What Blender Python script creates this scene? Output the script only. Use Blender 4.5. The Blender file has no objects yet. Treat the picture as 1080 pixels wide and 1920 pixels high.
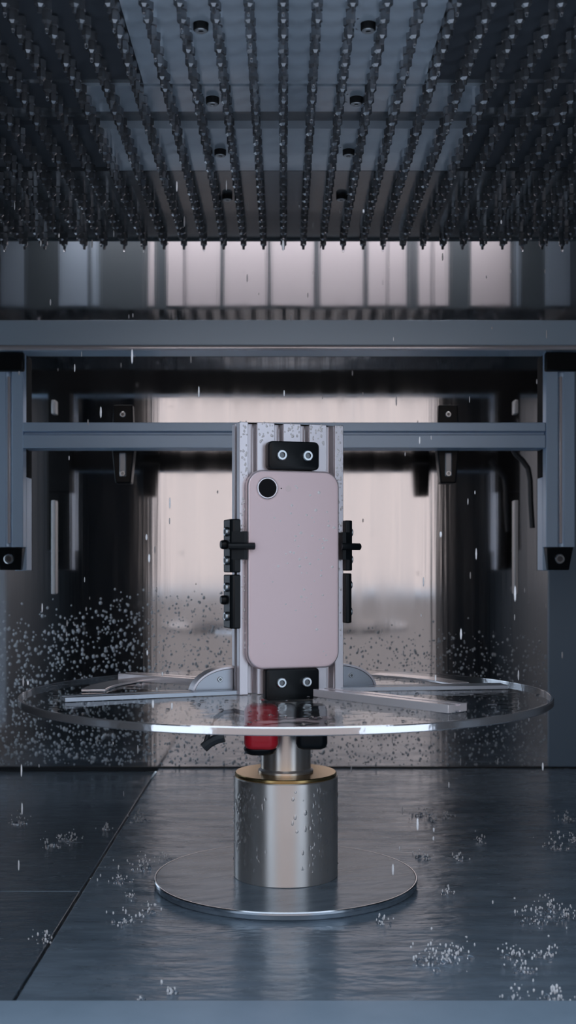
import bpy, math, random
from mathutils import Matrix, Vector

# ------------------------------------------------------------------ camera, world, light, exposure
scene = bpy.context.scene
COL = scene.collection
F = 2200.0            # focal length in pixels of the 1080 x 1920 photograph
H = 0.235             # camera height above the chamber floor (metres)
VX, VY = 532.0, 1060.0  # vanishing point of the chamber's depth lines

cam_data = bpy.data.cameras.new('camera')
cam = bpy.data.objects.new('camera', cam_data)
COL.objects.link(cam)
cam.location = (0, 0, H)
cam.rotation_euler = (math.radians(90), 0, 0)
cam_data.sensor_fit = 'VERTICAL'
cam_data.sensor_height = 36.0
cam_data.sensor_width = 36.0 * 1080 / 1920
cam_data.lens = F / 1920 * 36.0
cam_data.shift_x = (540 - VX) / 1920
cam_data.shift_y = (VY - 960) / 1920
cam_data.clip_start = 0.01
cam_data.dof.use_dof = True
cam_data.dof.focus_distance = 0.86
cam_data.dof.aperture_fstop = 13.0
scene.camera = cam

world = bpy.data.worlds.new('world')
scene.world = world
world.use_nodes = True
bg = world.node_tree.nodes['Background']
bg.inputs['Color'].default_value = (0.70, 0.83, 1.0, 1)   # cool light of the room outside the open chamber door
bg.inputs['Strength'].default_value = 1.15

vs = scene.view_settings
vs.view_transform = 'Standard'
vs.look = 'None'
vs.gamma = 1.0
vs.exposure = 0.27
vs.use_curve_mapping = False
LAMP_STRENGTH = 9.0
WINDOW_STRENGTH = 0.90

rnd = random.Random(7)
R = math.radians

# ------------------------------------------------------------------ helpers
def px(x, y, d):
    """point of the chamber at depth d that the photograph shows at pixel (x, y)"""
    return Vector(((x - VX) / F * d, d, H + (VY - y) / F * d))


def link(o, parent=None):
    COL.objects.link(o)
    if parent is not None:
        o.parent = parent
    return o


def tag(o, label=None, cat=None, kind=None, group=None):
    if label: o['label'] = label
    if cat: o['category'] = cat
    if kind: o['kind'] = kind
    if group: o['group'] = group
    return o


def empty(name, loc=(0, 0, 0), rz=0.0):
    o = bpy.data.objects.new(name, None)
    o.empty_display_size = 0.02
    o.location = loc
    o.rotation_euler = (0, 0, rz)
    return link(o)


class MB:
    def __init__(self):
        self.v = []; self.f = []

    def add(self, vs_, fs, M=None):
        n = len(self.v)
        for p in vs_:
            p = Vector(p)
            self.v.append(tuple(M @ p) if M is not None else tuple(p))
        self.f += [tuple(i + n for i in q) for q in fs]
        return self

    def box(self, x0, x1, y0, y1, z0, z1, M=None):
        vv = [(x0,y0,z0),(x1,y0,z0),(x1,y1,z0),(x0,y1,z0),(x0,y0,z1),(x1,y0,z1),(x1,y1,z1),(x0,y1,z1)]
        return self.add(vv, [(3,2,1,0),(4,5,6,7),(0,1,5,4),(1,2,6,5),(2,3,7,6),(3,0,4,7)], M)

    def prism(self, poly, z0, z1, M=None):
        n = len(poly)
        vv = [(a, b, z0) for a, b in poly] + [(a, b, z1) for a, b in poly]
        ff = [tuple(range(n - 1, -1, -1)), tuple(range(n, 2 * n))]
        ff += [(i, (i + 1) % n, (i + 1) % n + n, i + n) for i in range(n)]
        return self.add(vv, ff, M)

    def lathe(self, prof, seg=32, M=None, cap=True):
        vv = []; ff = []
        for r, z in prof:
            for k in range(seg):
                a = 2 * math.pi * k / seg
                vv.append((r * math.cos(a), r * math.sin(a), z))
        for i in range(len(prof) - 1):
            for k in range(seg):
                k2 = (k + 1) % seg
                ff.append((i*seg + k, i*seg + k2, (i+1)*seg + k2, (i+1)*seg + k))
        if cap:
            if prof[0][0] > 1e-9: ff.append(tuple(range(seg - 1, -1, -1)))
            m = (len(prof) - 1) * seg
            if prof[-1][0] > 1e-9: ff.append(tuple(range(m, m + seg)))
        return self.add(vv, ff, M)

    def ring(self, prof, seg=64, M=None):
        """closed profile turned around z"""
        n = len(prof); vv = []; ff = []
        for r, z in prof:
            for k in range(seg):
                a = 2 * math.pi * k / seg
                vv.append((r * math.cos(a), r * math.sin(a), z))
        for i in range(n):
            j = (i + 1) % n
            for k in range(seg):
                k2 = (k + 1) % seg
                ff.append((i*seg + k, i*seg + k2, j*seg + k2, j*seg + k))
        return self.add(vv, ff, M)

    def loops(self, ls, M=None, cap0=True, cap1=True):
        n = len(ls[0]); vv = [p for l in ls for p in l]; ff = []
        for i in range(len(ls) - 1):
            for k in range(n):
                k2 = (k + 1) % n
                ff.append((i*n + k, i*n + k2, (i+1)*n + k2, (i+1)*n + k))
        if cap0: ff.append(tuple(range(n - 1, -1, -1)))
        if cap1: ff.append(tuple(range((len(ls)-1)*n, len(ls)*n)))
        return self.add(vv, ff, M)

    def tube(self, path, r, seg=8, M=None):
        pts = [Vector(p) for p in path]; ls = []
        for i, p in enumerate(pts):
            t = (pts[min(i+1, len(pts)-1)] - pts[max(i-1, 0)]).normalized()
            up = Vector((0, 0, 1)) if abs(t.z) < 0.9 else Vector((1, 0, 0))
            a = t.cross(up).normalized(); b = t.cross(a).normalized()
            ls.append([p + r * (math.cos(2*math.pi*k/seg) * a + math.sin(2*math.pi*k/seg) * b) for k in range(seg)])
        return self.loops(ls, M)

    def ball(self, c, rx, ry=None, rz=None, seg=6, rings=3):
        ry = rx if ry is None else ry; rz = rx if rz is None else rz
        c = Vector(c); vv = [c + Vector((0, 0, rz))]; ff = []
        for i in range(1, rings):
            t = math.pi * i / rings
            for k in range(seg):
                a = 2 * math.pi * k / seg
                vv.append(c + Vector((rx*math.sin(t)*math.cos(a), ry*math.sin(t)*math.sin(a), rz*math.cos(t))))
        vv.append(c - Vector((0, 0, rz))); last = len(vv) - 1
        for k in range(seg):
            k2 = (k + 1) % seg
            ff.append((0, 1 + k, 1 + k2))
            for i in range(rings - 2):
                ff.append((1 + i*seg + k, 1 + (i+1)*seg + k, 1 + (i+1)*seg + k2, 1 + i*seg + k2))
            ff.append((last, 1 + (rings-2)*seg + k2, 1 + (rings-2)*seg + k))
        return self.add(vv, ff)

    def dome(self, c, n, r, h, elong=1.0, seg=7):
        """a water bead sitting on a surface with normal n; elong stretches it downwards"""
        n = Vector(n).normalized()
        up = Vector((0, 0, 1)) if abs(n.z) < 0.9 else Vector((0, 1, 0))
        a = up.cross(n).normalized(); b = n.cross(a).normalized()
        c = Vector(c); vv = []; ff = []
        for rr, hh in ((1.0, -0.02), (0.82, 0.55)):
            for k in range(seg):
                t = 2 * math.pi * k / seg
                s = math.sin(t)
                vv.append(c + a*(r*rr*math.cos(t)*(1.0 - 0.15*max(0, s))) + b*(r*rr*s*elong) + n*(h*hh))
        vv.append(c + n*h - b*(0.15*r*elong))
        for k in range(seg):
            k2 = (k + 1) % seg
            ff.append((k, k2, seg + k2, seg + k))
            ff.append((seg + k, seg + k2, 2*seg))
        return self.add(vv, ff)

    def build(self, name, mat, parent=None, bevel=0.0, smooth=30, seg=2):
        me = bpy.data.meshes.new(name)
        me.from_pydata(self.v, [], self.f)
        me.validate()
        import bmesh
        bm = bmesh.new(); bm.from_mesh(me)
        bmesh.ops.recalc_face_normals(bm, faces=bm.faces)
        bm.to_mesh(me); bm.free()
        me.materials.append(mat)
        if smooth:
            for p in me.polygons: p.use_smooth = True
            me.set_sharp_from_angle(angle=R(smooth))
        o = bpy.data.objects.new(name, me)
        if bevel:
            m = o.modifiers.new('bevel', 'BEVEL'); m.width = bevel; m.segments = seg
            m.limit_method = 'ANGLE'; m.angle_limit = R(35); m.harden_normals = False
        return link(o, parent)


def rrect(w, h, r, seg=8):
    pts = []
    for cx, cy, a0 in ((w/2-r, h/2-r, 0), (-w/2+r, h/2-r, 90), (-w/2+r, -h/2+r, 180), (w/2-r, -h/2+r, 270)):
        for k in range(seg + 1):
            a = R(a0 + 90*k/seg)
            pts.append((cx + r*math.cos(a), cy + r*math.sin(a)))
    return pts


def tslot(w, d, front=(), back=(), left=(), right=(), sw=0.006, sd=0.006, lip=0.0018):
    """outline of an aluminium T-slot bar: w along x, d along y, slots at offsets on each face (front is -y)"""
    pts = []
    def side(p0, p1, inward, offs):
        p0 = Vector(p0); p1 = Vector(p1); t = (p1 - p0).normalized(); L = (p1 - p0).length; n = Vector(inward)
        pts.append(p0)
        for o in sorted(offs):
            c = p0 + t * (L/2 + o)
            ww = sw * 0.85
            pts.extend([c - t*sw/2, c - t*sw/2 + n*lip, c - t*ww + n*lip, c - t*ww + n*(sd*0.7), c - t*sw*0.4 + n*sd,
                        c + t*sw*0.4 + n*sd, c + t*ww + n*(sd*0.7), c + t*ww + n*lip, c + t*sw/2 + n*lip, c + t*sw/2])
    side((-w/2, -d/2), (w/2, -d/2), (0, 1), front)
    side((w/2, -d/2), (w/2, d/2), (-1, 0), right)
    side((w/2, d/2), (-w/2, d/2), (0, -1), back)
    side((-w/2, d/2), (-w/2, -d/2), (1, 0), left)
    return [(p.x, p.y) for p in pts]


# ------------------------------------------------------------------ materials
def mat(name, color, metallic=0.0, rough=0.5, spec=0.5, transmission=0.0, ior=1.45, coat=0.0,
        noise=None, bump=None, rough_noise=None, aniso=0.0, emission=None):
    """noise: (scale xyz, amount, second colour); bump: (scale xyz, strength, distance); rough_noise: (scale xyz, amount)"""
    m = bpy.data.materials.new(name); m.use_nodes = True
    nt = m.node_tree; N = nt.nodes; L = nt.links
    b = N['Principled BSDF']
    b.inputs['Base Color'].default_value = (*color, 1)
    b.inputs['Metallic'].default_value = metallic
    b.inputs['Roughness'].default_value = rough
    b.inputs['Specular IOR Level'].default_value = spec
    b.inputs['IOR'].default_value = ior
    b.inputs['Transmission Weight'].default_value = transmission
    b.inputs['Coat Weight'].default_value = coat
    b.inputs['Coat Roughness'].default_value = 0.06
    if aniso:
        tg = N.new('ShaderNodeTangent'); tg.direction_type = 'RADIAL'; tg.axis = 'Z'
        L.new(tg.outputs['Tangent'], b.inputs['Tangent'])
        b.inputs['Anisotropic'].default_value = aniso; b.inputs['Anisotropic Rotation'].default_value = 0.25
    if emission:
        b.inputs['Emission Color'].default_value = (*emission[0], 1)
        b.inputs['Emission Strength'].default_value = emission[1]
    def noise_tex(scale, detail=4.0, rough_=0.55):
        tc = N.new('ShaderNodeTexCoord'); mp = N.new('ShaderNodeMapping'); nz = N.new('ShaderNodeTexNoise')
        mp.inputs['Scale'].default_value = scale
        nz.inputs['Scale'].default_value = 1.0; nz.inputs['Detail'].default_value = detail
        nz.inputs['Roughness'].default_value = rough_
        L.new(tc.outputs['Object'], mp.inputs['Vector']); L.new(mp.outputs['Vector'], nz.inputs['Vector'])
        return nz
    if noise:
        nz = noise_tex(noise[0]); mx = N.new('ShaderNodeMix'); mx.data_type = 'RGBA'
        rp = N.new('ShaderNodeValToRGB'); rp.color_ramp.elements[0].position = 0.35; rp.color_ramp.elements[1].position = 0.68
        L.new(nz.outputs['Fac'], rp.inputs['Fac'])
        ml = N.new('ShaderNodeMath'); ml.operation = 'MULTIPLY'; ml.inputs[1].default_value = noise[1]
        L.new(rp.outputs['Color'], ml.inputs[0]); L.new(ml.outputs['Value'], mx.inputs[0])
        mx.inputs[6].default_value = (*color, 1); mx.inputs[7].default_value = (*noise[2], 1)
        L.new(mx.outputs[2], b.inputs['Base Color'])
    if rough_noise:
        nz = noise_tex(rough_noise[0]); mr = N.new('ShaderNodeMapRange')
        mr.inputs['From Min'].default_value = 0.3; mr.inputs['From Max'].default_value = 0.7
        mr.inputs['To Min'].default_value = max(0.02, rough - rough_noise[1]); mr.inputs['To Max'].default_value = rough + rough_noise[1]
        L.new(nz.outputs['Fac'], mr.inputs['Value']); L.new(mr.outputs['Result'], b.inputs['Roughness'])
    if bump:
        prev = None
        for sc_, st, di in (bump if isinstance(bump, list) else [bump]):
            nz = noise_tex(sc_, 3.0); bp = N.new('ShaderNodeBump')
            bp.inputs['Strength'].default_value = st; bp.inputs['Distance'].default_value = di
            L.new(nz.outputs['Fac'], bp.inputs['Height'])
            if prev: L.new(prev.outputs['Normal'], bp.inputs['Normal'])
            prev = bp
        L.new(prev.outputs['Normal'], b.inputs['Normal'])
    return m


def clear_mat(name, tint, gloss=0.9):
    """clear sheet: light passes straight through, with a Fresnel reflection on top"""
    m = bpy.data.materials.new(name); m.use_nodes = True
    nt = m.node_tree; N = nt.nodes; L = nt.links
    for n in list(N): N.remove(n)
    out = N.new('ShaderNodeOutputMaterial'); mix = N.new('ShaderNodeMixShader'); fr = N.new('ShaderNodeFresnel')
    tr = N.new('ShaderNodeBsdfTransparent'); gl = N.new('ShaderNodeBsdfGlossy')
    tr.inputs['Color'].default_value = (*tint, 1)
    gl.inputs['Color'].default_value = (gloss, gloss, gloss, 1); gl.inputs['Roughness'].default_value = 0.07
    fr.inputs['IOR'].default_value = 1.14
    nz = N.new('ShaderNodeTexNoise'); nz.inputs['Scale'].default_value = 45; bp = N.new('ShaderNodeBump')
    bp.inputs['Strength'].default_value = 0.25; bp.inputs['Distance'].default_value = 0.003
    tc = N.new('ShaderNodeTexCoord')
    L.new(tc.outputs['Object'], nz.inputs['Vector']); L.new(nz.outputs['Fac'], bp.inputs['Height'])
    L.new(bp.outputs['Normal'], gl.inputs['Normal'])
    L.new(fr.outputs['Fac'], mix.inputs['Fac']); L.new(tr.outputs['BSDF'], mix.inputs[1]); L.new(gl.outputs['BSDF'], mix.inputs[2])
    L.new(mix.outputs['Shader'], out.inputs['Surface'])
    return m


M = {
    'steel_wall': mat('steel_wall', (0.62, 0.63, 0.65), 1.0, 0.075, bump=[((2.2, 2.2, 1.2), 0.35, 0.006), ((260, 260, 3), 0.06, 0.0006)],
                      rough_noise=((60, 60, 2.5), 0.03)),
    'steel_side': mat('steel_side', (0.085, 0.10, 0.115), 0.8, 0.3, bump=((120, 4, 4), 0.1, 0.001)),
    'front_inside': mat('front_inside', (0.10, 0.115, 0.13), 0.6, 0.4),
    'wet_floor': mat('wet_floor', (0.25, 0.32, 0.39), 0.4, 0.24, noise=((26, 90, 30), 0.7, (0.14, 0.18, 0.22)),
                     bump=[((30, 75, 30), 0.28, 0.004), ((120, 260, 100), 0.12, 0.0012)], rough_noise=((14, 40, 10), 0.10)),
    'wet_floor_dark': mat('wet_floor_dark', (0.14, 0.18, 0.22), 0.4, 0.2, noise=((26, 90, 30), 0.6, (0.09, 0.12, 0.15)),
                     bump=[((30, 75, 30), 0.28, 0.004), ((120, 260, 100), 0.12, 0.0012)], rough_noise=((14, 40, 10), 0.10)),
    'reflection_blue': mat('reflection_blue', (0.25, 0.34, 0.43), 0.3, 0.45, noise=((6, 6, 2), 0.5, (0.20, 0.28, 0.36))),
    'sill': mat('sill', (0.36, 0.47, 0.58), 0.4, 0.35, noise=((40, 40, 40), 0.5, (0.28, 0.38, 0.48))),
    'anodised': mat('anodised', (0.52, 0.70, 0.90), 0.3, 0.38, noise=((30, 30, 4), 0.25, (0.46, 0.63, 0.82))),
    'anodised_beam': mat('anodised_beam', (0.60, 0.76, 0.90), 0.3, 0.36, noise=((6, 30, 30), 0.3, (0.52, 0.67, 0.80))),
    'profile': mat('profile', (0.68, 0.64, 0.67), 0.6, 0.28, bump=((300, 300, 6), 0.05, 0.0005)),
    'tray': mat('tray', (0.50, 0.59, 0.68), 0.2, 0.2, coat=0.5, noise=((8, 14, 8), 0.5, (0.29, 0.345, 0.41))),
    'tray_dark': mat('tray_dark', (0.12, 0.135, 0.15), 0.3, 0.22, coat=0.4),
    'tray_side': mat('tray_side', (0.085, 0.10, 0.12), 0.4, 0.5),
    'dull_black': mat('dull_black', (0.018, 0.019, 0.02), 0.0, 0.7, spec=0.2),  # black of the drip bolts and of the added shade backings
    'hole_dark': mat('hole_dark', (0.03, 0.035, 0.04), 0.5, 0.5),
    'bolt': mat('bolt', (0.45, 0.48, 0.51), 0.5, 0.35),
    'nozzle': mat('nozzle', (0.30, 0.31, 0.33), 0.8, 0.24),
    'rear_white': mat('rear_white', (0.85, 0.80, 0.82), 0.0, 0.4),
    'rear_blue': mat('rear_blue', (0.40, 0.50, 0.60), 0.0, 0.4),
    'rear_dark': mat('rear_dark', (0.10, 0.13, 0.15), 0.0, 0.5),
    'black_plastic': mat('black_plastic', (0.005, 0.007, 0.009), 0.0, 0.35, spec=0.3),
    'screw': mat('screw', (0.60, 0.63, 0.65), 1.0, 0.25),
    'screw_recess': mat('screw_recess', (0.16, 0.17, 0.18), 0.9, 0.35),
    'phone_back': mat('phone_back', (0.90, 0.715, 0.735), 0.0, 0.34, spec=0.4),
    'phone_frame': mat('phone_frame', (0.86, 0.74, 0.77), 0.55, 0.28),
    'lens_ring': mat('lens_ring', (0.75, 0.68, 0.70), 0.8, 0.25),
    'lens': mat('lens', (0.004, 0.003, 0.004), 0.0, 0.3, spec=0.1),
    'flash': mat('flash', (0.84, 0.69, 0.69), 0.0, 0.3),
    'mic': mat('mic', (0.05, 0.04, 0.04), 0.0, 0.6),
    'steel_turned': mat('steel_turned', (0.86, 0.79, 0.74), 0.9, 0.36, aniso=0.8, bump=((40, 40, 900), 0.04, 0.0003), rough_noise=((30, 30, 30), 0.05)),
    'brass': mat('brass', (0.62, 0.42, 0.18), 1.0, 0.25),
    'acrylic': clear_mat('acrylic', (0.86, 0.89, 0.90)),
    'pane': clear_mat('pane', (0.96, 0.97, 0.98)),
    'acrylic_rim': mat('acrylic_rim', (0.93, 0.91, 0.93), 0.9, 0.10, bump=((60, 60, 60), 0.2, 0.002)),
    'arm': mat('arm', (0.95, 0.89, 0.90), 0.55, 0.18, bump=((60, 60, 200), 0.1, 0.001)),
    'gusset': mat('gusset', (0.42, 0.45, 0.50), 0.75, 0.32),
    'red_knob': mat('red_knob', (0.62, 0.02, 0.035), 0.0, 0.28, coat=0.3),
    'grey_block': mat('grey_block', (0.40, 0.38, 0.38), 0.2, 0.4),
    'base_disc': mat('base_disc', (0.22, 0.275, 0.33), 0.4, 0.24, noise=((26, 90, 30), 0.7, (0.12, 0.155, 0.19)),
                     bump=[((30, 75, 30), 0.22, 0.003), ((120, 260, 100), 0.1, 0.001)]),
    'base_edge': mat('base_edge', (0.80, 0.82, 0.85), 1.0, 0.15),
    'water': mat('water', (0.95, 0.97, 1.0), 0.0, 0.03, transmission=1.0, ior=1.33),
    'wall_bead': mat('wall_bead', (0.52, 0.57, 0.61), 0.0, 0.06, transmission=0.25, ior=1.33),
    'splash': mat('splash', (0.96, 0.95, 0.96), 0.0, 0.08, transmission=0.2, ior=1.33),
    'lamp_tube': mat('lamp_tube', (0.9, 0.95, 1.0), emission=((1.0, 0.93, 0.95), LAMP_STRENGTH)),
    'strip': mat('strip', (0.55, 0.56, 0.57), 0.4, 0.4),
    'lamp_cap': mat('lamp_cap', (0.5, 0.52, 0.55), 0.6, 0.4),
    'room_pale': mat('room_pale', (0.72, 0.73, 0.75), 0.0, 0.7),
    'room_wall': mat('room_wall', (0.40, 0.30, 0.25), 0.0, 0.7),
    'window_glow': mat('window_glow', (0.04, 0.035, 0.035), spec=0.1, emission=((1.0, 0.85, 0.815), WINDOW_STRENGTH)),
    'window_bar': mat('window_bar', (0.45, 0.42, 0.42), 0.0, 0.5),
    'hose': mat('hose', (0.03, 0.035, 0.04), 0.0, 0.45),
}

# ------------------------------------------------------------------ the chamber (setting)
XL, XR = -0.37, 0.37
YF, YB = 0.60, 1.36
ZT = H + 0.47
SEAM = -0.1455

floor = MB().box(XL, XR, YF, YB + 0.02, -0.03, -0.008).build('floor', M['steel_side'])
tag(floor, kind='structure')
MB().box(SEAM, XR, YF + 0.015, YB, -0.008, 0.0).build('floor_panel', M['wet_floor'], floor, bevel=0.0018, seg=3)
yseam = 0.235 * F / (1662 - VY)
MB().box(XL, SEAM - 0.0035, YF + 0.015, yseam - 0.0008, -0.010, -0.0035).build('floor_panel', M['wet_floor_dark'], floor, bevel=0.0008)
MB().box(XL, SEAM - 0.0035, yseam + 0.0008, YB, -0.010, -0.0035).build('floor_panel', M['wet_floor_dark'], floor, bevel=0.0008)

wall_back = MB().box(XL, XR, YB, YB + 0.012, -0.004, ZT).build('wall_back', M['steel_wall'], smooth=0)
tag(wall_back, kind='structure')
for sx in (100.5, 968):
    for y0, y1 in ((938, 1114), (750, 776)):
        a, b = px(sx, y0, YB - 0.006), px(sx, y1, YB - 0.006)
        MB().box(a.x - 0.0024, a.x + 0.0024, YB - 0.008, YB + 0.001, b.z, a.z).build('reflection_strip', M['strip'], wall_back, bevel=0.001)  # pale bar standing in for a bright reflection in the polished wall
gap = MB().box(XL, XR, YB - 0.0025, YB + 0.001, -0.003, 0.0018).build('baseboard_back', M['hole_dark'])
tag(gap, kind='structure')
xs = px(1029, 1200, YB - 0.004).x
trim = MB().box(xs, XR, YB - 0.004, YB + 0.001, 0.002, H + 0.28).build('reflection_panel', M['reflection_blue'], bevel=0.001)  # blue-grey panel painted in place of a bluish reflection in the back wall
tag(trim, kind='structure')
def holed_wall(x0, x1, oy, oz, iy, iz):
    o4 = [(oy[0], oz[0]), (oy[1], oz[0]), (oy[1], oz[1]), (oy[0], oz[1])]
    i4 = [(iy[0], iz[0]), (iy[1], iz[0]), (iy[1], iz[1]), (iy[0], iz[1])]
    vv = [(x0, y, z) for y, z in o4 + i4] + [(x1, y, z) for y, z in o4 + i4]
    ff = []
    for k in range(4):
        k2 = (k + 1) % 4
        ff += [(k, k2, 4 + k2, 4 + k), (8 + k, 12 + k, 12 + k2, 8 + k2), (k, 8 + k, 8 + k2, k2), (4 + k, 4 + k2, 12 + k2, 12 + k)]
    return MB().add(vv, ff)
tag(holed_wall(XL - 0.012, XL, (YF, YB + 0.012), (-0.03, ZT), (1.15, 1.345), (0.02, 0.46)).build('wall_left', M['steel_side'], smooth=0), kind='structure')
w2 = MB().box(XL - 0.009, XL - 0.005, 1.15, 1.345, 0.02, 0.46).build('added_window', M['pane'])  # window added to let outside light onto the profile's left side
tag(w2, kind='structure')
for y0, y1, z0, z1 in ((1.15, 1.345, 0.02, 0.026), (1.15, 1.345, 0.454, 0.46), (1.15, 1.156, 0.026, 0.454), (1.339, 1.345, 0.026, 0.454)):
    MB().box(XL - 0.012, XL - 0.0005, y0, y1, z0, z1).build('added_window_frame', M['lamp_cap'], w2)
tag(MB().box(XR, XR + 0.012, YF, YB + 0.012, -0.03, ZT).build('wall_right', M['steel_side'], smooth=0), kind='structure')
tag(MB().box(XL - 0.012, XR + 0.012, YF - 0.02, YB + 0.012, ZT, ZT + 0.012).build('ceiling', M['steel_side']), kind='structure')
# the front wall with the open doorway the camera looks through
OX0, OX1, OZ1 = -0.236, 0.278, H + 0.305
fw = MB()
ya, yb = YF - 0.02, YF
o8 = [(XL - .012, -.12), (XR + .012, -.12), (XR + .012, ZT), (XL - .012, ZT)]
i8 = [(OX0, 0.0), (OX1, 0.0), (OX1, OZ1), (OX0, OZ1)]
vv = [(x, ya, z) for x, z in o8 + i8] + [(x, yb, z) for x, z in o8 + i8]
ff = []
for k in range(4):
    k2 = (k + 1) % 4
    ff += [(k, k2, 4 + k2, 4 + k), (8 + k, 12 + k, 12 + k2, 8 + k2), (k, 8 + k, 8 + k2, k2), (4 + k, 4 + k2, 12 + k2, 12 + k)]
fw.add(vv, ff)
tag(fw.build('wall_front', M['front_inside'], smooth=0), kind='structure')
sl = MB().box(OX0, OX1, YF - 0.026, YF + 0.016, -0.02, 0.0075).build('trim_2', M['sill'], bevel=0.003, seg=3)
tag(sl, kind='structure')
# the room outside the open door, seen only in the polished wall
tag(MB().box(-3.0, 3.0, -4.0, YF - 0.03, -0.92, -0.90).build('room_floor', M['room_pale']), kind='structure')
WY = -1.5
tag(MB().box(-1.3, 1.3, WY - 0.08, WY, -0.90, H - 0.10).build('wall_room', M['room_wall'], bevel=0.01), kind='structure')
win = MB().box(-0.95, 0.95, WY - 0.05, WY - 0.045, H - 0.08, H + 1.2).build('window_1', M['window_glow'])
tag(win, kind='structure')
for k in range(20):
    x = -0.95 + 0.1 * k
    MB().box(x - 0.006, x + 0.006, WY - 0.045, WY - 0.02, H - 0.08, H + 1.2).build('glazing_bar', M['window_bar'], win)
MB().box(-1.0, 1.0, WY - 0.06, WY + 0.03, H - 0.10, H - 0.08).build('window_sill', M['room_pale'], win)
MB().box(-1.0, 1.0, WY - 0.06, WY, H + 1.2, H + 1.25).build('window_head', M['room_pale'], win)

# ------------------------------------------------------------------ drip box with its nozzles
ZC = H + 0.333
drip = empty('drip_box', (0, 0.9, ZC))
tag(drip, 'blue-grey steel drip ceiling with dense rows of hanging hexagonal nozzles', 'drip box')
DP = Matrix.Translation((0, -0.9, -ZC))


def plate_with_holes(y0, y1, z, t, holes, rh, material, XL, XR):
    """sheet from y0 to y1 with its underside at z and round recessed holes"""
    mb = MB(); s = rh * 1.5
    xs_ = [XL]
    for hx, hy in holes: xs_ += [hx - s, hx + s]
    xs_.append(XR)
    def q(xa, xb, ya_, yb_, zz): mb.add([(xa,ya_,zz),(xb,ya_,zz),(xb,yb_,zz),(xa,yb_,zz)], [(0,1,2,3)], DP)
    for i in range(0, len(xs_) - 1, 2): q(xs_[i], xs_[i+1], y0, y1, z)
    for hx, hy in holes:
        q(hx - s, hx + s, y0, hy - s, z); q(hx - s, hx + s, hy + s, y1, z)
        n = 24; o = []; c = []; c2 = []
        for k in range(n):
            a = 2*math.pi*(k + .5)/n; ca, sa = math.cos(a), math.sin(a); m_ = max(abs(ca), abs(sa))
            o.append((hx + s*ca/m_, hy + s*sa/m_, z)); c.append((hx + rh*ca, hy + rh*sa, z)); c2.append((hx + rh*ca, hy + rh*sa, z + 0.0010))
        mb.add(o + c + c2, [f for k in range(n) for f in ((k, (k+1) % n, n + (k+1) % n, n + k), (n + k, n + (k+1) % n, 2*n + (k+1) % n, 2*n + k))], DP)
    # edges and top
    mb.add([(XL,y0,z),(XR,y0,z),(XR,y0,z+t),(XL,y0,z+t),(XL,y1,z),(XR,y1,z),(XR,y1,z+t),(XL,y1,z+t)], [(0,1,2,3),(4,7,6,5),(3,2,6,7)], DP)
    mb.v = mb.v
    return mb.build('tray_panel', material, drip, smooth=0)


def dd(y): return 0.333 * F / (VY - y)
HX = 0.0515
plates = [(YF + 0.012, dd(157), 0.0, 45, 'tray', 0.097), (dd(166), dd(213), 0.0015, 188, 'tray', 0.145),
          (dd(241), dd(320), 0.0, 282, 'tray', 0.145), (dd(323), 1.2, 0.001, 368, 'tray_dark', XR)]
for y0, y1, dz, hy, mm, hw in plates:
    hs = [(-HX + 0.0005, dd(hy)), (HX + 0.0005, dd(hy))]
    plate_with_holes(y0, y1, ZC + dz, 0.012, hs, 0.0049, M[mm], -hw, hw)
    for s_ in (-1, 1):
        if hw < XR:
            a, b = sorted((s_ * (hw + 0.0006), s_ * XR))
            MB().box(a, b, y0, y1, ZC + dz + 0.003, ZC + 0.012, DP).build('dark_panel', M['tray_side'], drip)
    for hx, hyy in hs:
        bo = MB().lathe([(0.0072, 0.0012), (0.0072, 0.0062), (0.0, 0.0062)], 16, DP @ Matrix.Translation((hx, hyy, ZC + dz)))
        bo.build('hole_cap', M['hole_dark'], drip)
        Tb = DP @ Matrix.Translation((hx, hyy + 0.0004, ZC + dz))
        hb = MB().lathe([(0.0, -0.0040), (0.0042, -0.0040), (0.0047, -0.0034), (0.0047, 0.0010)], 20, Tb).build('bolt', M['dull_black'], drip)
        MB().lathe([(0.0, -0.0038), (0.0017, -0.0038), (0.0019, -0.0046), (0.0036, -0.0046), (0.0040, -0.0041)], 20, Tb, cap=False).build('bolt_face', M['bolt'], hb)
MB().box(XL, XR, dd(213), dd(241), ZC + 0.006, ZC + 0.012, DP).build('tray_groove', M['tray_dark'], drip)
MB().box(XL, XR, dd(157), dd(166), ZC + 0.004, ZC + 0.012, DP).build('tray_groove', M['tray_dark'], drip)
# walls of the box
MB().box(XL, XR, 1.200, 1.203, ZC - 0.001, ZC + 0.10, DP).build('backing_board', M['rear_dark'], drip)
MB().box(XL, XR, YF + 0.002, YF + 0.012, ZC, ZC + 0.10, DP).build('fascia_board', M['tray_dark'], drip)
DM = 2 * YB - 1.206
for x0, x1, mm in ((2, 46, 'rear_blue'), (112, 165, 'rear_blue'), (172, 186, 'rear_blue'), (279, 289, 'rear_white'), (313, 344, 'rear_white'), (347, 412, 'rear_white'), (420, 500, 'rear_white'),
                   (508, 590, 'rear_white'), (600, 680, 'rear_white'), (688, 724, 'rear_white'), (727, 761, 'rear_white'), (785, 810, 'rear_white'), (813, 841, 'rear_white'), (882, 958, 'rear_white'),
                   (968, 976, 'rear_blue'), (1024, 1078, 'rear_blue')):
    a = (x0 - VX) / F * DM; b = (x1 - VX) / F * DM
    MB().box(a, b, 1.203, 1.206, ZC + 0.002, ZC + 0.098, DP).build('cover_panel', M[mm], drip, bevel=0.0008)

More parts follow.
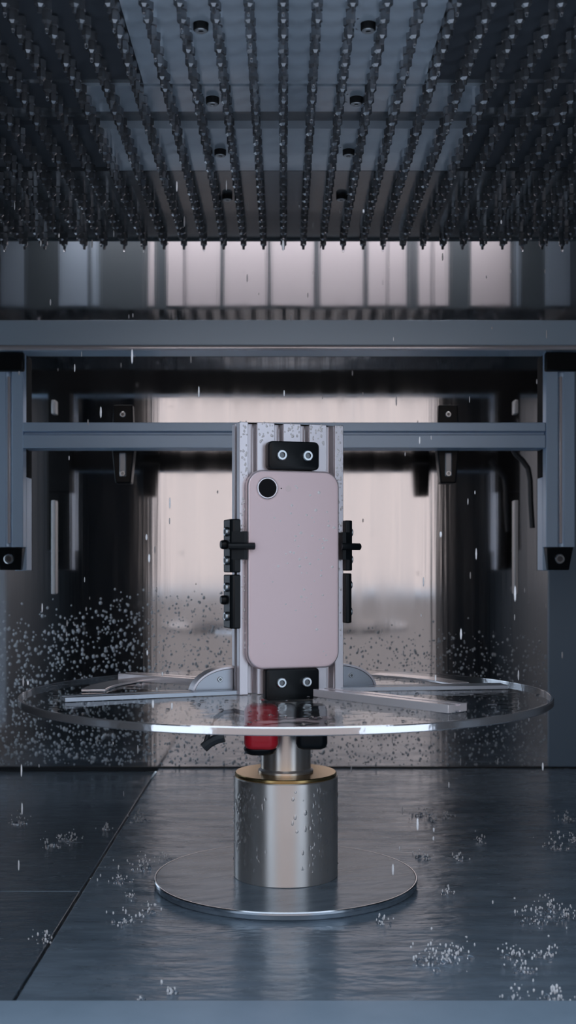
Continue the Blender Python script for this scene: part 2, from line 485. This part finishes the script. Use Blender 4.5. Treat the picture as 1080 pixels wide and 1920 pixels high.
# nozzles: two stacked hexagons and a thin tip, 20 mm grid
nz = MB()
hexr = 0.0034
nz.lathe([(hexr*1.02, 0.0), (hexr*1.02, -0.0050), (hexr*0.70, -0.0054), (hexr*0.70, -0.0062), (hexr*0.95, -0.0066), (hexr*0.95, -0.0115),
          (0.0015, -0.0130), (0.0013, -0.0160)], 6)
first = nz.build('nozzle', M['nozzle'], drip, smooth=20)
spots = []
for j in range(28):
    y = 0.634 + j * 0.0202
    for i in range(-17, 18):
        x = -0.0003 + i * 0.0200
        p_ok = -16 < VX + x * F / y < 1096 and VY - 0.329 * F / y > -60
        spots.append((0 if p_ok else 1, y, abs(x), x))
spots.sort()
HOLES = [(s * HX + 0.0005, dd(h)) for s in (-1, 1) for h in (45, 188, 282, 368)]
spots = [s for s in spots if all((s[3] - hx)**2 + (s[1] - hy)**2 > 0.0066**2 for hx, hy in HOLES)]
rest = MB()
nv, nf = list(nz.v), list(nz.f)
def nz_local(x, y): return Vector((x, y - 0.9, 0.0005))
for k, (out, y, ax, x) in enumerate(spots):
    if k < 300 and not out:
        o = first if k == 0 else first.copy()
        if k: link(o, drip)
        o.location = nz_local(x, y); o.rotation_euler = (0, 0, R(rnd.uniform(0, 60)))
    else:
        rest.add(nv, nf, Matrix.Translation(nz_local(x, y)) @ Matrix.Rotation(R(rnd.uniform(0, 60)), 4, 'Z'))
ro = rest.build('nozzles', M['nozzle'], drip, smooth=20)
ro['kind'] = 'stuff'

# lamp above the gap behind the drip box
lamp = empty('tube_lamp', (0, 1.285, ZT - 0.02))
tag(lamp, 'cool white tube lamp under the chamber roof behind the drip box', 'lamp')
RX = Matrix.Rotation(R(90), 4, 'Y')
MB().lathe([(0.008, -0.30), (0.008, 0.30)], 16, RX).build('tube', M['lamp_tube'], lamp)
for s in (-1, 1):
    MB().box(s*0.30 - 0.01, s*0.30 + 0.01, -0.011, 0.011, -0.011, 0.02).build('end_cap', M['lamp_cap'], lamp, bevel=0.002)

# ------------------------------------------------------------------ aluminium frame in front of the polished wall
YA = 1.20
frame = empty('aluminium_frame', (0, YA, H + 0.2))
tag(frame, 'blue-grey aluminium frame of beam, crossbar and two hanging posts behind the phone', 'frame')
FM = Matrix.Translation((0, -YA, -(H + 0.2)))
zb0, zb1 = px(0, 657, 1.19).z, px(0, 600, 1.19).z
prof = [(1.190, zb1), (1.190, zb0 + 0.006), (1.1885, zb0 + 0.0035), (1.1885, zb0 + 0.001), (1.1895, zb0), (1.225, zb0), (1.225, zb1)]
bm_ = MB().prism(prof, XL, XR, FM @ Matrix(((0, 0, 1, 0), (1, 0, 0, 0), (0, 1, 0, 0), (0, 0, 0, 1))))
bm_.build('beam', M['anodised_beam'], frame, bevel=0.001, seg=2)

MB().box(XL, XR, 1.2252, 1.2275, zb0, zb1, FM).build('shade_backing', M['dull_black'], frame)  # added black sheet, keeps the beam's rear dark in the wall's reflection
MB().lathe([(0.0026, XL), (0.0026, XR)], 16, FM @ Matrix.Translation((0, 1.1895, zb0 + 0.0026)) @ Matrix.Rotation(R(90), 4, 'Y')).build('beam_lip', M['arm'], frame)

def socket_screw(parent, loc, r, M_, name='screw'):
    """socket head whose axis is local -y; recess as its sub-part"""
    T = M_ @ Matrix.Translation(loc) @ Matrix.Rotation(R(90), 4, 'X')
    s = MB().lathe([(r, -0.001), (r, r*0.45), (r*0.85, r*0.6), (r*0.55, r*0.6), (r*0.5, r*0.2), (0, r*0.2)], 18, T).build(name, M['screw'], parent)
    s.data.materials.append(M['screw_recess'])
    for k, p in enumerate(s.data.polygons):
        if k >= 18 * 3: p.material_index = 1
    return s

bar_z0, bar_z1 = px(0, 840, YA).z, px(0, 792, YA).z
xl, xr = px(43, 0, YA).x, px(1023, 0, YA).x
w = bar_z1 - bar_z0
ol = tslot(w, 0.030, front=(-0.0022,), back=(0.0,), left=(0,), right=(0,), sw=0.0034, sd=0.006)
MB().prism(ol, xl, xr, FM @ Matrix.Translation((0, YA + 0.015, (bar_z0 + bar_z1)/2)) @ Matrix(((0, 0, 1, 0), (0, 1, 0, 0), (-1, 0, 0, 0), (0, 0, 0, 1)))).build('crossbar', M['anodised'], frame, bevel=0.0006)
MB().box(xl, xr, YA + 0.0302, YA + 0.0318, bar_z0, bar_z1, FM).build('shade_backing', M['dull_black'], frame)  # added black sheet, darkens the crossbar's rear as the wall mirrors it
for s, xa, xb in ((-1, -12, 43), (1, 1024, 1078)):
    a, b = px(xa, 0, YA).x, px(xb, 0, YA).x
    wp = b - a; cx = (a + b) / 2
    dp = 0.016
    post_o = tslot(wp, dp, front=(0.0005,), back=(0,), sw=0.0058, sd=0.005)
    z0, z1 = px(0, 1026, YA).z, px(0, 700, YA).z
    MB().prism(post_o, z0, zb0, FM @ Matrix.Translation((cx, YA + dp/2, 0))).build('post', M['anodised'], frame, bevel=0.0006)
    # rear leg that reaches a little lower than the front
    zl = px(0, 1070, YA).z
    inner = b if s < 0 else a
    MB().box(min(inner, inner + s*0.012), max(inner, inner + s*0.012), YA + dp + 0.0004, YA + 0.042, zl, px(0, 892, YA).z, FM).build('cover_strip', M['anodised'], frame, bevel=0.0006)
    MB().box(cx + 0.0005 - 0.0013, cx + 0.0005 + 0.0013, YA + 0.0008, YA + 0.0045, z0 + 0.004, z1 - 0.003, FM).build('slot_insert', M['arm'], frame, bevel=0.0004)
    zc_top = px(0, 892, YA).z
    MB().box(a, b, YA + dp + 0.0004, YA + 0.0425, zc_top + 0.0005, zb0, FM).build('shade_block', M['dull_black'], frame, bevel=0.0005)  # added black mass behind the post, painting its rear and inner side unlit
    ra, rb = (a, b - 0.0125) if s < 0 else (a + 0.0125, b)
    MB().box(ra, rb, YA + dp + 0.0004, YA + 0.0425, z0 + 0.0005, zc_top, FM).build('shade_block', M['dull_black'], frame, bevel=0.0005)
    MB().box(min(inner, inner + s*0.012), max(inner, inner + s*0.012), YA + 0.0423, YA + 0.0440, zl, zc_top, FM).build('shade_backing', M['dull_black'], frame)
    # black wedge block at the foot, black block added for the beam's shade on the post top
    foot = MB().add([(a + 0.001, YA + 0.002, z0), (b - 0.001, YA + 0.002, z0), (b - 0.001, YA + 0.028, z0), (a + 0.001, YA + 0.028, z0),
                     (a + 0.004, YA + 0.008, zl + 0.0005), (b - 0.004, YA + 0.008, zl + 0.0005), (b - 0.004, YA + 0.028, zl + 0.0005), (a + 0.004, YA + 0.028, zl + 0.0005)],
                    [(0,1,2,3),(7,6,5,4),(0,4,5,1),(1,5,6,2),(2,6,7,3),(3,7,4,0)], FM)
    fo = foot.build('foot_block', M['black_plastic'], frame, bevel=0.001)
    socket_screw(fo, (cx, YA + 0.0045, (z0 + zl)/2), 0.0052, FM)
    jo = MB().box(a - 0.002, b + 0.002, YA - 0.0065, YA + 0.001, z1 + 0.0015, zb0 - 0.001, FM).build('beam_shade_block', M['black_plastic'], frame, bevel=0.0015)

for cxp in (231, 840):
    # black bracket gripping the crossbar from behind: a plate above, a tapering block below
    a, b = px(cxp - 20, 0, YA + 0.034).x, px(cxp + 20, 0, YA + 0.034).x
    c = (a + b)/2; yb_ = YA + 0.0322
    zt, zbm = px(0, 759, yb_).z, px(0, 906, yb_).z
    br = MB().add([(a, yb_, bar_z1 - 0.008), (b, yb_, bar_z1 - 0.008), (b - 0.001, yb_, zt), (a + 0.001, yb_, zt),
                   (a, yb_ + 0.012, bar_z1 - 0.008), (b, yb_ + 0.012, bar_z1 - 0.008), (b - 0.001, yb_ + 0.012, zt), (a + 0.001, yb_ + 0.012, zt)],
                  [(0,1,2,3),(7,6,5,4),(0,4,5,1),(1,5,6,2),(2,6,7,3),(3,7,4,0)], FM).build('bracket_plate', M['black_plastic'], frame, bevel=0.0012)
    socket_screw(br, (c, yb_ - 0.0005, (bar_z1 + zt)/2 + 0.001), 0.003, FM)
    zz = bar_z0 + 0.008
    lo = MB().add([(a - 0.001, yb_, zz), (b + 0.001, yb_, zz), (b - 0.003, yb_, zbm), (a + 0.003, yb_, zbm),
                   (a - 0.001, yb_ + 0.02, zz), (b + 0.001, yb_ + 0.02, zz), (b - 0.003, yb_ + 0.02, zbm), (a + 0.003, yb_ + 0.02, zbm)],
                  [(3,2,1,0),(4,5,6,7),(0,1,5,4),(1,2,6,5),(2,3,7,6),(3,0,4,7)], FM).build('bracket_block', M['black_plastic'], frame, bevel=0.0015)
    MB().box(c - 0.0035, c + 0.0035, yb_ - 0.003, yb_ + 0.001, zbm + 0.007, zz - 0.010, FM).build('clamp_bolt', M['bolt'], lo, bevel=0.001)
    socket_screw(lo, (c, yb_ - 0.002, zbm + 0.010), 0.003, FM)

# hose curving down behind the right post
pts = [px(962, 842, 1.29), px(968, 852, 1.29), px(980, 864, 1.29), px(990, 878, 1.29), px(994, 900, 1.29), px(995, 940, 1.29), px(998, 990, 1.29)]
dense = []
for i in range(len(pts) - 1):
    for t in (0, .25, .5, .75): dense.append(pts[i].lerp(pts[i+1], t))
dense.append(pts[-1])
tag(MB().tube(dense, 0.003, 10).build('hose', M['hose']), 'thin black hose bending down behind the right-hand post', 'hose')

# ------------------------------------------------------------------ turntable
CX, CY = 0.0015, 0.87
TH = R(18)
ZD1 = H - 0.0935; ZD0 = H - 0.0985
table = empty('turntable', (CX, CY, 0.0), TH)
tag(table, 'turntable with a clear round disc on a wet steel column', 'turntable')
MB().lathe([(0.0955, 0.0), (0.0965, 0.001), (0.0965, 0.0050), (0.0955, 0.0060)], 96).build('base_plate', M['base_disc'], table)
MB().ring([(0.0966, 0.0035), (0.0971, 0.0040), (0.0971, 0.0054), (0.0966, 0.0061), (0.0960, 0.0061), (0.0966, 0.0050)], 128).build('base_rim', M['base_edge'], table)
zc = 0.0824
MB().lathe([(0.0380, 0.006), (0.0385, 0.0065), (0.0385, zc - 0.0035), (0.0378, zc - 0.0028), (0.0, zc - 0.0028)], 64).build('column', M['steel_turned'], table)
MB().lathe([(0.0372, zc - 0.0028), (0.0376, zc - 0.0022), (0.0376, zc - 0.0006), (0.0370, zc), (0.0, zc)], 64).build('brass_ring', M['brass'], table)
MB().lathe([(0.0205, zc), (0.0205, zc + 0.0015), (0.0185, zc + 0.003), (0.0185, ZD0 - 0.012), (0.020, ZD0 - 0.011), (0.020, ZD0 - 0.0005)], 48).build('neck', M['steel_turned'], table)
RD = 0.194
MB().lathe([(0.0, ZD1), (RD - 0.0015, ZD1)], 128, cap=False).build('disc_sheet', M['acrylic'], table)
MB().ring([(RD - 0.002, ZD1 + 0.0002), (RD - 0.0006, ZD1 + 0.0002), (RD, ZD1 - 0.0006), (RD, ZD0 + 0.0006), (RD - 0.0006, ZD0), (RD - 0.002, ZD0)], 160).build('disc_rim', M['acrylic_rim'], table)

def bar_on_disc(ang, r0, r1, width, z0, z1, mm, name='arm'):
    Mx = Matrix.Rotation(ang, 4, 'Z') @ Matrix.Translation(((r0 + r1)/2, 0, 0))
    o = tslot(width, z1 - z0, front=(0,), back=(0,), sw=0.0032, sd=0.0012, lip=0.0005)
    T = Mx @ Matrix.Translation((0, 0, (z0 + z1)/2)) @ Matrix(((0, 0, 1, 0), (1, 0, 0, 0), (0, -1, 0, 0), (0, 0, 0, 1)))
    return MB().prism(o, -(r1 - r0)/2, (r1 - r0)/2, T).build(name, M[mm], table, bevel=0.0004)

for ang, r1, hgt, mm in ((-67, 0.166, 0.0055, 'arm'), (127, 0.160, 0.0055, 'arm'), (-10, 0.168, 0.0032, 'gusset'), (184, 0.166, 0.0032, 'gusset')):
    bar_on_disc(R(ang), 0.040, r1, 0.018, ZD1 + 0.0003, ZD1 + hgt, mm)
for a0, a1, rr in ((18, 58, 0.142), (140, 182, 0.142)):
    mb = MB(); ls = []
    for k in range(25):
        a = R(a0 + (a1 - a0) * k / 24) - TH
        ls.append([(r * math.cos(a), r * math.sin(a), z) for r, z in ((rr - 0.009, ZD1 + 0.0003), (rr + 0.009, ZD1 + 0.0003), (rr + 0.009, ZD1 + 0.0022), (rr - 0.009, ZD1 + 0.0022))])
    mb.loops(ls).build('curved_strip', M['arm'], table, bevel=0.0005)

# hub under the disc: red knob, grey block, black knob (placed square to the room)
U = Matrix.Rotation(-TH, 4, 'Z')
def w2t(x, y, z): return U @ Vector((x - CX, y - CY, z))
yk = 0.835
c = px(490, 1370, yk); Tk = Matrix.Translation(w2t(c.x, yk, 0)) @ U
def knob(name, wx, wy, z0, z1, r, material, parent=None, T=Tk):
    ls = []
    for ins, z in ((0.004, z0), (0.0012, z0 + 0.0012), (0, z0 + 0.004), (0, z1 - 0.004), (0.0012, z1 - 0.0012), (0.004, z1)):
        ls.append([(x, y, z) for x, y in rrect(wx - 2*ins, wy - 2*ins, max(r - ins, 0.002), 6)])
    return MB().loops(ls, T).build(name, material, parent or table, smooth=50)
ka = knob('red_knob', 0.0242, 0.022, H - 0.1305, ZD0 - 0.0004, 0.008, M['red_knob'])
knob('knob_seat', 0.0235, 0.021, H - 0.1345, H - 0.1265, 0.009, M['black_plastic'], table, Tk @ Matrix.Translation((-0.0008, 0.0012, 0)))
c = px(538, 1370, yk); knob('grey_block', 0.014, 0.018, H - 0.118, ZD0 - 0.0004, 0.004, M['grey_block'], table, Matrix.Translation(w2t(c.x, yk + 0.004, 0)) @ U)
c = px(584, 1370, yk); kb = knob('black_knob', 0.0222, 0.022, H - 0.1300, ZD0 - 0.0004, 0.006, M['black_plastic'], table, Matrix.Translation(w2t(c.x, yk, 0)) @ U)
cab = [px(462, 1338, .84), px(440, 1333, .835), px(418, 1336, .83), px(404, 1346, .82), px(396, 1362, .82), px(388, 1384, .82), px(384, 1398, .82)]
cab = [p if p.z < ZD0 - 0.003 else Vector((p.x, p.y, ZD0 - 0.003)) for p in cab]
MB().tube([w2t(*p) for p in cab], 0.0017, 8).build('cable', M['hose'], table)
plug = [px(420, 1382, .82), px(405, 1386, .82), px(392, 1393, .82), px(382, 1402, .82)]
MB().tube([w2t(*p) for p in plug], 0.0035, 8).build('cable_plug', M['hose'], table)

# ------------------------------------------------------------------ phone holder: upright slotted profile, gussets, black clamps
holder = empty('phone_holder', (CX, CY, ZD1 + 0.0002), TH)
tag(holder, 'upright slotted aluminium profile with black clamps gripping the phone', 'phone holder')
HB = ZD1 + 0.0002
W, T_ = 0.080, 0.020
PF = -0.015                    # local y of the profile's front face
PT = px(0, 798, 0.868).z - HB  # height of the profile
HM = Matrix.Identity(4)
o = tslot(W, T_, front=(-0.030, -0.010, 0.010, 0.030), back=(-0.030, -0.010, 0.010, 0.030), left=(0,), right=(0,), sw=0.0066, sd=0.0085, lip=0.0022)
MB().prism(o, 0.0, PT, Matrix.Translation((0, PF + T_/2, 0))).build('profile', M['profile'], holder, bevel=0.0004)

def gusset(s):
    pts = [(s*0.0405, 0.0)]
    n = 16
    for k in range(n + 1):
        a = R(90 * k / n)
        pts.append((s*(0.0405 + 0.030*math.cos(a)), 0.0185*math.sin(a)))
    Mx = Matrix.Translation((0, 0.004, 0)) @ Matrix(((1, 0, 0, 0), (0, 0, 1, 0), (0, 1, 0, 0), (0, 0, 0, 1)))
    g = MB().prism(pts, -0.006, 0.006, Mx).build('gusset', M['gusset'], holder, bevel=0.0008)
    ed = []
    for k in range(n + 1):
        a = R(90 * k / n); ca, sa = math.cos(a), math.sin(a)
        ed.append([(s*(0.0405 + rr*ca), y, hh*sa) for rr, hh, y in ((0.0298, 0.0183, -0.0028), (0.0312, 0.0197, -0.0028), (0.0312, 0.0197, 0.0106), (0.0298, 0.0183, 0.0106))])
    MB().loops(ed).build('gusset_rim', M['profile'], g)
    socket_screw(g, (s*0.051, -0.0022, 0.0105), 0.0019, HM)
for s in (-1, 1): gusset(s)

def clamp_block(name, w_, h_, d_, xc, zc_, yfront, r, screws, rs, label=None):
    """rounded block, front face at local y = yfront, extruded backwards"""
    ol_ = rrect(w_, h_, r, 5)
    ls = [[(xc + x, y, zc_ + z) for x, z in [(a*(1 - 2*ins/w_), b*(1 - 2*ins/h_)) for a, b in ol_]] for ins, y in ((0.0010, yfront), (0.0003, yfront + 0.0004), (0, yfront + 0.0011), (0, yfront + d_))]
    b = MB().loops(ls).build(name, M['black_plastic'], holder, smooth=40)
    for sx, sz in screws: socket_screw(b, (xc + sx, yfront - 0.0002, zc_ + sz), rs, HM)
    return b

PFACE = -0.0228 - 0.0002
zt = px(0, 856, 0.855).z - HB
clamp_block('end_clamp', 0.0385, 0.0205, 0.0085, -0.0012, zt, PF - 0.0085, 0.0035, ((-0.0098, 0), (0.0098, 0)), 0.0040)
zb_ = px(0, 1281, 0.855).z - HB
clamp_block('end_clamp', 0.0405, 0.0225, 0.0085, -0.0022, zb_, PF - 0.0085, 0.0025, ((-0.0090, 0.0015), (0.0102, 0.0015)), 0.0038)

def side_clamp(s, y0, y1, finger, thick):
    z1, z0 = px(0, y0, 0.868).z - HB, px(0, y1, 0.868).z - HB
    x0 = s*0.0402; x1 = s*(0.0402 + thick)
    ya_, yb_ = PF - 0.0045, PF + 0.0155
    oc = [(x0, ya_), (x1 - s*0.0022, ya_), (x1, ya_ + 0.0022), (x1, yb_), (x0, yb_)]
    b = MB().prism(oc, z0 + 0.0004, z1 - 0.0004).build('edge_clamp', M['black_plastic'], holder, bevel=0.0009)
    zc_ = (z0 + z1)/2
    Mx = Matrix.Translation((x1, (ya_ + yb_)/2 - 0.001, 0)) @ Matrix.Rotation(R(90) * s, 4, 'Z')
    for q in (-0.27, 0.26):
        socket_screw(b, (0, -0.0002, zc_ + q*(z1 - z0)), 0.0034, Mx)
    MB().lathe([(0.0, 0.0035), (0.0028, 0.0035), (0.0034, 0.002), (0.0034, -0.001)], 12,
               Matrix.Translation((x1, yb_ - 0.0055, zc_ + 0.001)) @ Matrix.Rotation(R(90)*s, 4, 'Y')).build('knob', M['black_plastic'], b)
    if finger:
        zf = px(0, 1025, 0.862).z - HB
        xi = s*0.0362
        # arm from the block to the phone's edge, and a finger hooked over the phone's face
        arm_o = [(x1 - s*0.001, ya_ + 0.001), (s*0.0388, PFACE - 0.0006), (xi, PFACE - 0.0006), (xi, PF - 0.0006), (s*0.0402, PF - 0.0006), (x0, ya_ + 0.004)]
        MB().prism(arm_o, zf - 0.0095, zf + 0.0105).build('clamp_arm', M['black_plastic'], b, bevel=0.001)
        fx = s*(0.0318 if s < 0 else 0.0345)
        p = [(x1 + s*(0.002 if s < 0 else 0.0035), PFACE + 0.0010, zf), (s*0.044, PFACE - 0.0014, zf), (s*0.038, PFACE - 0.0024, zf), (fx, PFACE - 0.0024, zf)]
        MB().tube(p, 0.0026, 10).build('clamp_finger', M['black_plastic'], b)

side_clamp(-1, 975, 1074, True, 0.0075)
side_clamp(-1, 1076, 1176, False, 0.0075)
side_clamp(1, 975, 1071, True, 0.0060)
side_clamp(1, 1074, 1169, False, 0.0055)

# ------------------------------------------------------------------ phone
SC = 0.977
PW, PH, PTk = 0.0715*SC, 0.1467*SC, 0.0078*SC
zp = px(0, 1068, 0.852).z
phone = empty('phone', (0, 0, 0), TH)
tag(phone, 'pale pink smartphone held upright, single camera on its back', 'phone')
pc = Matrix.Rotation(TH, 4, 'Z') @ Vector((-0.0010, PF - 0.0003, 0))
phone.location = (CX + pc.x, CY + pc.y, zp)
rc = 0.0118
def ploop(ins, y): return [(x, y, z) for x, z in rrect(PW - 2*ins, PH - 2*ins, max(rc - ins, 0.002), 10)]
MB().loops([ploop(0.0012, 0), ploop(0.0003, -0.0004), ploop(0, -0.0013), ploop(0, -PTk + 0.0018), ploop(0.0004, -PTk + 0.0008), ploop(0.0013, -PTk + 0.0002)]).build('phone_frame', M['phone_frame'], phone, smooth=50)
MB().loops([ploop(0.0013, -PTk + 0.0006), ploop(0.0013, -PTk + 0.0001), ploop(0.0018, -PTk - 0.0001), ploop(0.0030, -PTk - 0.00025)]).build('back_glass', M['phone_back'], phone, smooth=50)
lx, lz = -PW/2 + 0.0142, PH/2 - 0.0132
RYm = Matrix.Rotation(R(90), 4, 'X')
LT = Matrix.Translation((lx, -PTk - 0.0002, lz)) @ RYm
cr = MB().ring([(0.0066, 0.0), (0.0079, 0.0), (0.0079, 0.0012), (0.0074, 0.0016), (0.0068, 0.0016), (0.0066, 0.0014)], 48, LT).build('camera_ring', M['lens_ring'], phone)
MB().lathe([(0.0067, 0.0), (0.0067, 0.0013), (0.0, 0.0013)], 48, LT).build('camera_lens', M['lens'], phone)
MB().lathe([(0.0005, 0.0), (0.0005, 0.00012), (0, 0.00012)], 12, Matrix.Translation((lx + 0.0108, -PTk - 0.0003, lz)) @ RYm).build('microphone', M['mic'], phone)
MB().lathe([(0.0022, 0.0), (0.0022, 0.00012), (0, 0.00012)], 20, Matrix.Translation((lx + 0.0162, -PTk - 0.0003, lz)) @ RYm).build('flash', M['flash'], phone)

# ------------------------------------------------------------------ water
def beads_wall():
    mb = MB(); n = 0
    while n < 4600:
        x = rnd.uniform(-4, 1024); y = 1100 + 335 * rnd.random()**0.8
        edge = 1165 - 55*math.exp(-((x - 300)/190)**2) + (30 if x > 600 else 0)
        if y < edge + rnd.gauss(0, 18): continue
        r = rnd.lognormvariate(math.log(0.00108), 0.36)
        r = min(r, 0.0021)
        if x > 280: r *= 0.78
        p = px(x, y, YB)
        mb.dome((p.x, YB, p.z), (0, -1, 0), r, r*0.75, rnd.uniform(1.0, 1.5)); n += 1
    o = mb.build('wall_droplets', M['wall_bead'], smooth=60)
    tag(o, 'band of water droplets beading on the lower polished back wall', 'water droplets', 'stuff')
beads_wall()

def beads_column():
    mb = MB()
    for k in range(210):
        side = rnd.random()
        a = R(-90 + (rnd.gauss(-52, 14) if side < 0.45 else rnd.gauss(45, 17)))
        z = 0.012 + (zc - 0.02) * (rnd.random()**0.7)
        nrm = Vector((math.cos(a), math.sin(a), 0))
        r = rnd.uniform(0.0006, 0.0014)
        mb.dome(Vector((CX, CY, z)) + nrm*0.0385, nrm, r, r*0.7, rnd.uniform(1.0, 2.2))
    tag(mb.build('column_droplets', M['water'], smooth=60), 'water droplets clinging to the steel turntable column', 'water droplets', 'stuff')
beads_column()

RT = Matrix.Rotation(TH, 4, 'Z')
def loc2w(x, y, z): return RT @ Vector((x, y, 0)) + Vector((CX, CY, z))
def beads_holder():
    mb = MB(); nrm = RT @ Vector((0, -1, 0)); n = 0
    while n < 230:
        x = rnd.uniform(-0.039, 0.039); z = HB + PT*(1 - abs(rnd.gauss(0, 0.45)))
        if z < HB + 0.01: continue
        if min(abs(x - q) for q in (-0.03, -0.01, 0.01, 0.03)) < 0.0042: continue
        if abs(x) < 0.0345 and z - HB < 0.178: continue
        if abs(x + 0.0012) < 0.0215 and z - HB < PT - 0.011: continue
        r = rnd.uniform(0.0004, 0.0010)
        mb.dome(loc2w(x, PF, z), nrm, r, r*0.7, rnd.uniform(1, 1.4)); n += 1
    tag(mb.build('profile_droplets', M['splash'], smooth=60), 'fine water droplets on the upright slotted profile', 'water droplets', 'stuff')
    mb = MB()
    for k in range(70):
        x = rnd.gauss(0.008, 0.013); z = zp + rnd.choice((rnd.gauss(0.03, 0.022), rnd.gauss(0.005, 0.02), rnd.uniform(-0.065, 0.06)))
        if abs(x) > 0.031 or abs(z - zp) > 0.068: continue
        r = rnd.uniform(0.0004, 0.0009)
        p = phone.location + RT @ Vector((x, -PTk - 0.00025, 0)); p.z = z
        mb.dome(p, nrm, r*rnd.uniform(1, 1.8), r*0.35, rnd.uniform(0.6, 1.0))
    tag(mb.build('phone_droplets', M['splash'], smooth=60), 'few flat water droplets on the pink phone back', 'water droplets', 'stuff')
beads_holder()

def falling():
    mb = MB()
    for k in range(170):
        d = rnd.uniform(0.66, 1.33); x = rnd.uniform(20, 1060); y = rnd.uniform(330, 1640)
        if 400 < x < 690 and y > 760 and d < 0.95: continue
        p = px(x, y, d)
        if p.z < 0.02: continue
        r = rnd.uniform(0.0004, 0.0008)
        mb.ball(p, r, r, r*rnd.uniform(2, 7), 6, 4)
    tag(mb.build('falling_drops', M['splash'], smooth=60), 'drops of water falling through the chamber', 'water drops', 'stuff')
falling()

def hanging():
    mb = MB()
    for out, y, ax, x in spots:
        if not out and rnd.random() < 0.3:
            r = rnd.uniform(0.0009, 0.0014)
            mb.ball((x, y, ZC - 0.0160 - r*0.5), r, r, r*1.25, 6, 4)
    tag(mb.build('hanging_drops', M['water'], smooth=60), 'drops of water hanging from the nozzle tips', 'water drops', 'stuff')
hanging()

SPL = [(36, 1530, 1.0), (95, 1572, 1.0), (112, 1560, .8), (135, 1562, .9), (200, 1540, .7), (262, 1532, 1.1), (222, 1645, 1.2), (268, 1622, 1.2), (308, 1605, .8), (238, 1722, 1.2),
       (278, 1706, .8), (245, 1676, .5), (86, 1748, .9), (320, 1857, .5), (262, 1869, .3), (788, 1522, 1.0), (812, 1532, .9), (836, 1526, .7), (792, 1602, .9), (858, 1605, .6), (1040, 1582, 1.3),
       (1062, 1530, 1.1), (1075, 1570, .9), (1008, 1722, 1.6), (1030, 1700, 1.3), (1062, 1716, 1.3), (812, 1800, 1.5), (856, 1784, 1.2), (840, 1797, .9), (962, 1786, .9), (1030, 1788, 1.1), (978, 1812, 1.1),
       (1040, 1876, 1.3), (965, 1868, .8), (716, 1726, .7), (840, 1668, .5), (900, 1572, .6), (60, 1420, .0)]
def splashes():
    mb = MB(); mb2 = MB()
    for x, y, s in SPL:
        if s <= 0: continue
        d = H * F / (y + 8 - VY); c = px(x, y + 8, d); c.z = 0.0
        if c.x < SEAM: c.z = -0.0035
        n = int(26 * s)
        # broken crown of thin fingers with beads thrown off it
        rr = 0.0045 * s
        for k in range(max(3, int(7*s))):
            a = rnd.uniform(0, 2*math.pi); q = rr * rnd.uniform(0.2, 2.0)
            r = rnd.uniform(0.0005, 0.0013) * (0.6 + 0.4*s)
            mb2.ball(c + Vector((q*math.cos(a), q*math.sin(a), r*0.5)), r*rnd.uniform(1, 1.8), r, r*rnd.uniform(0.6, 2.6), 7, 5)
        for k in range(n):
            a = rnd.uniform(0, 2*math.pi); q = abs(rnd.gauss(0, 0.0065)) * s
            r = rnd.uniform(0.00022, 0.00072)
            mb.ball(c + Vector((q*math.cos(a), q*math.sin(a), r + abs(rnd.gauss(0, 0.004))*s)), r, r, r*rnd.uniform(1, 2.5), 6, 4)
    tag(mb2.build('splash_crowns', M['water'], smooth=60), 'clear humps of water where drops strike the wet floor', 'water splashes', 'stuff')
    tag(mb.build('water_splashes', M['splash'], smooth=60), 'small bright splashes of water bouncing up from the wet floor', 'water splashes', 'stuff')
splashes()

def disc_water():
    mb = MB()
    for k in range(150):
        a = rnd.uniform(0, 2*math.pi); q = RD * math.sqrt(rnd.random()) * 0.98
        r = rnd.uniform(0.0006, 0.0020)
        mb.dome((CX + q*math.cos(a), CY + q*math.sin(a), ZD1 + 0.0003), (0, 0, 1), r, r*0.5, 1.0)
    tag(mb.build('disc_droplets', M['water'], smooth=60), 'water droplets lying on the clear turntable disc', 'water droplets', 'stuff')
disc_water()
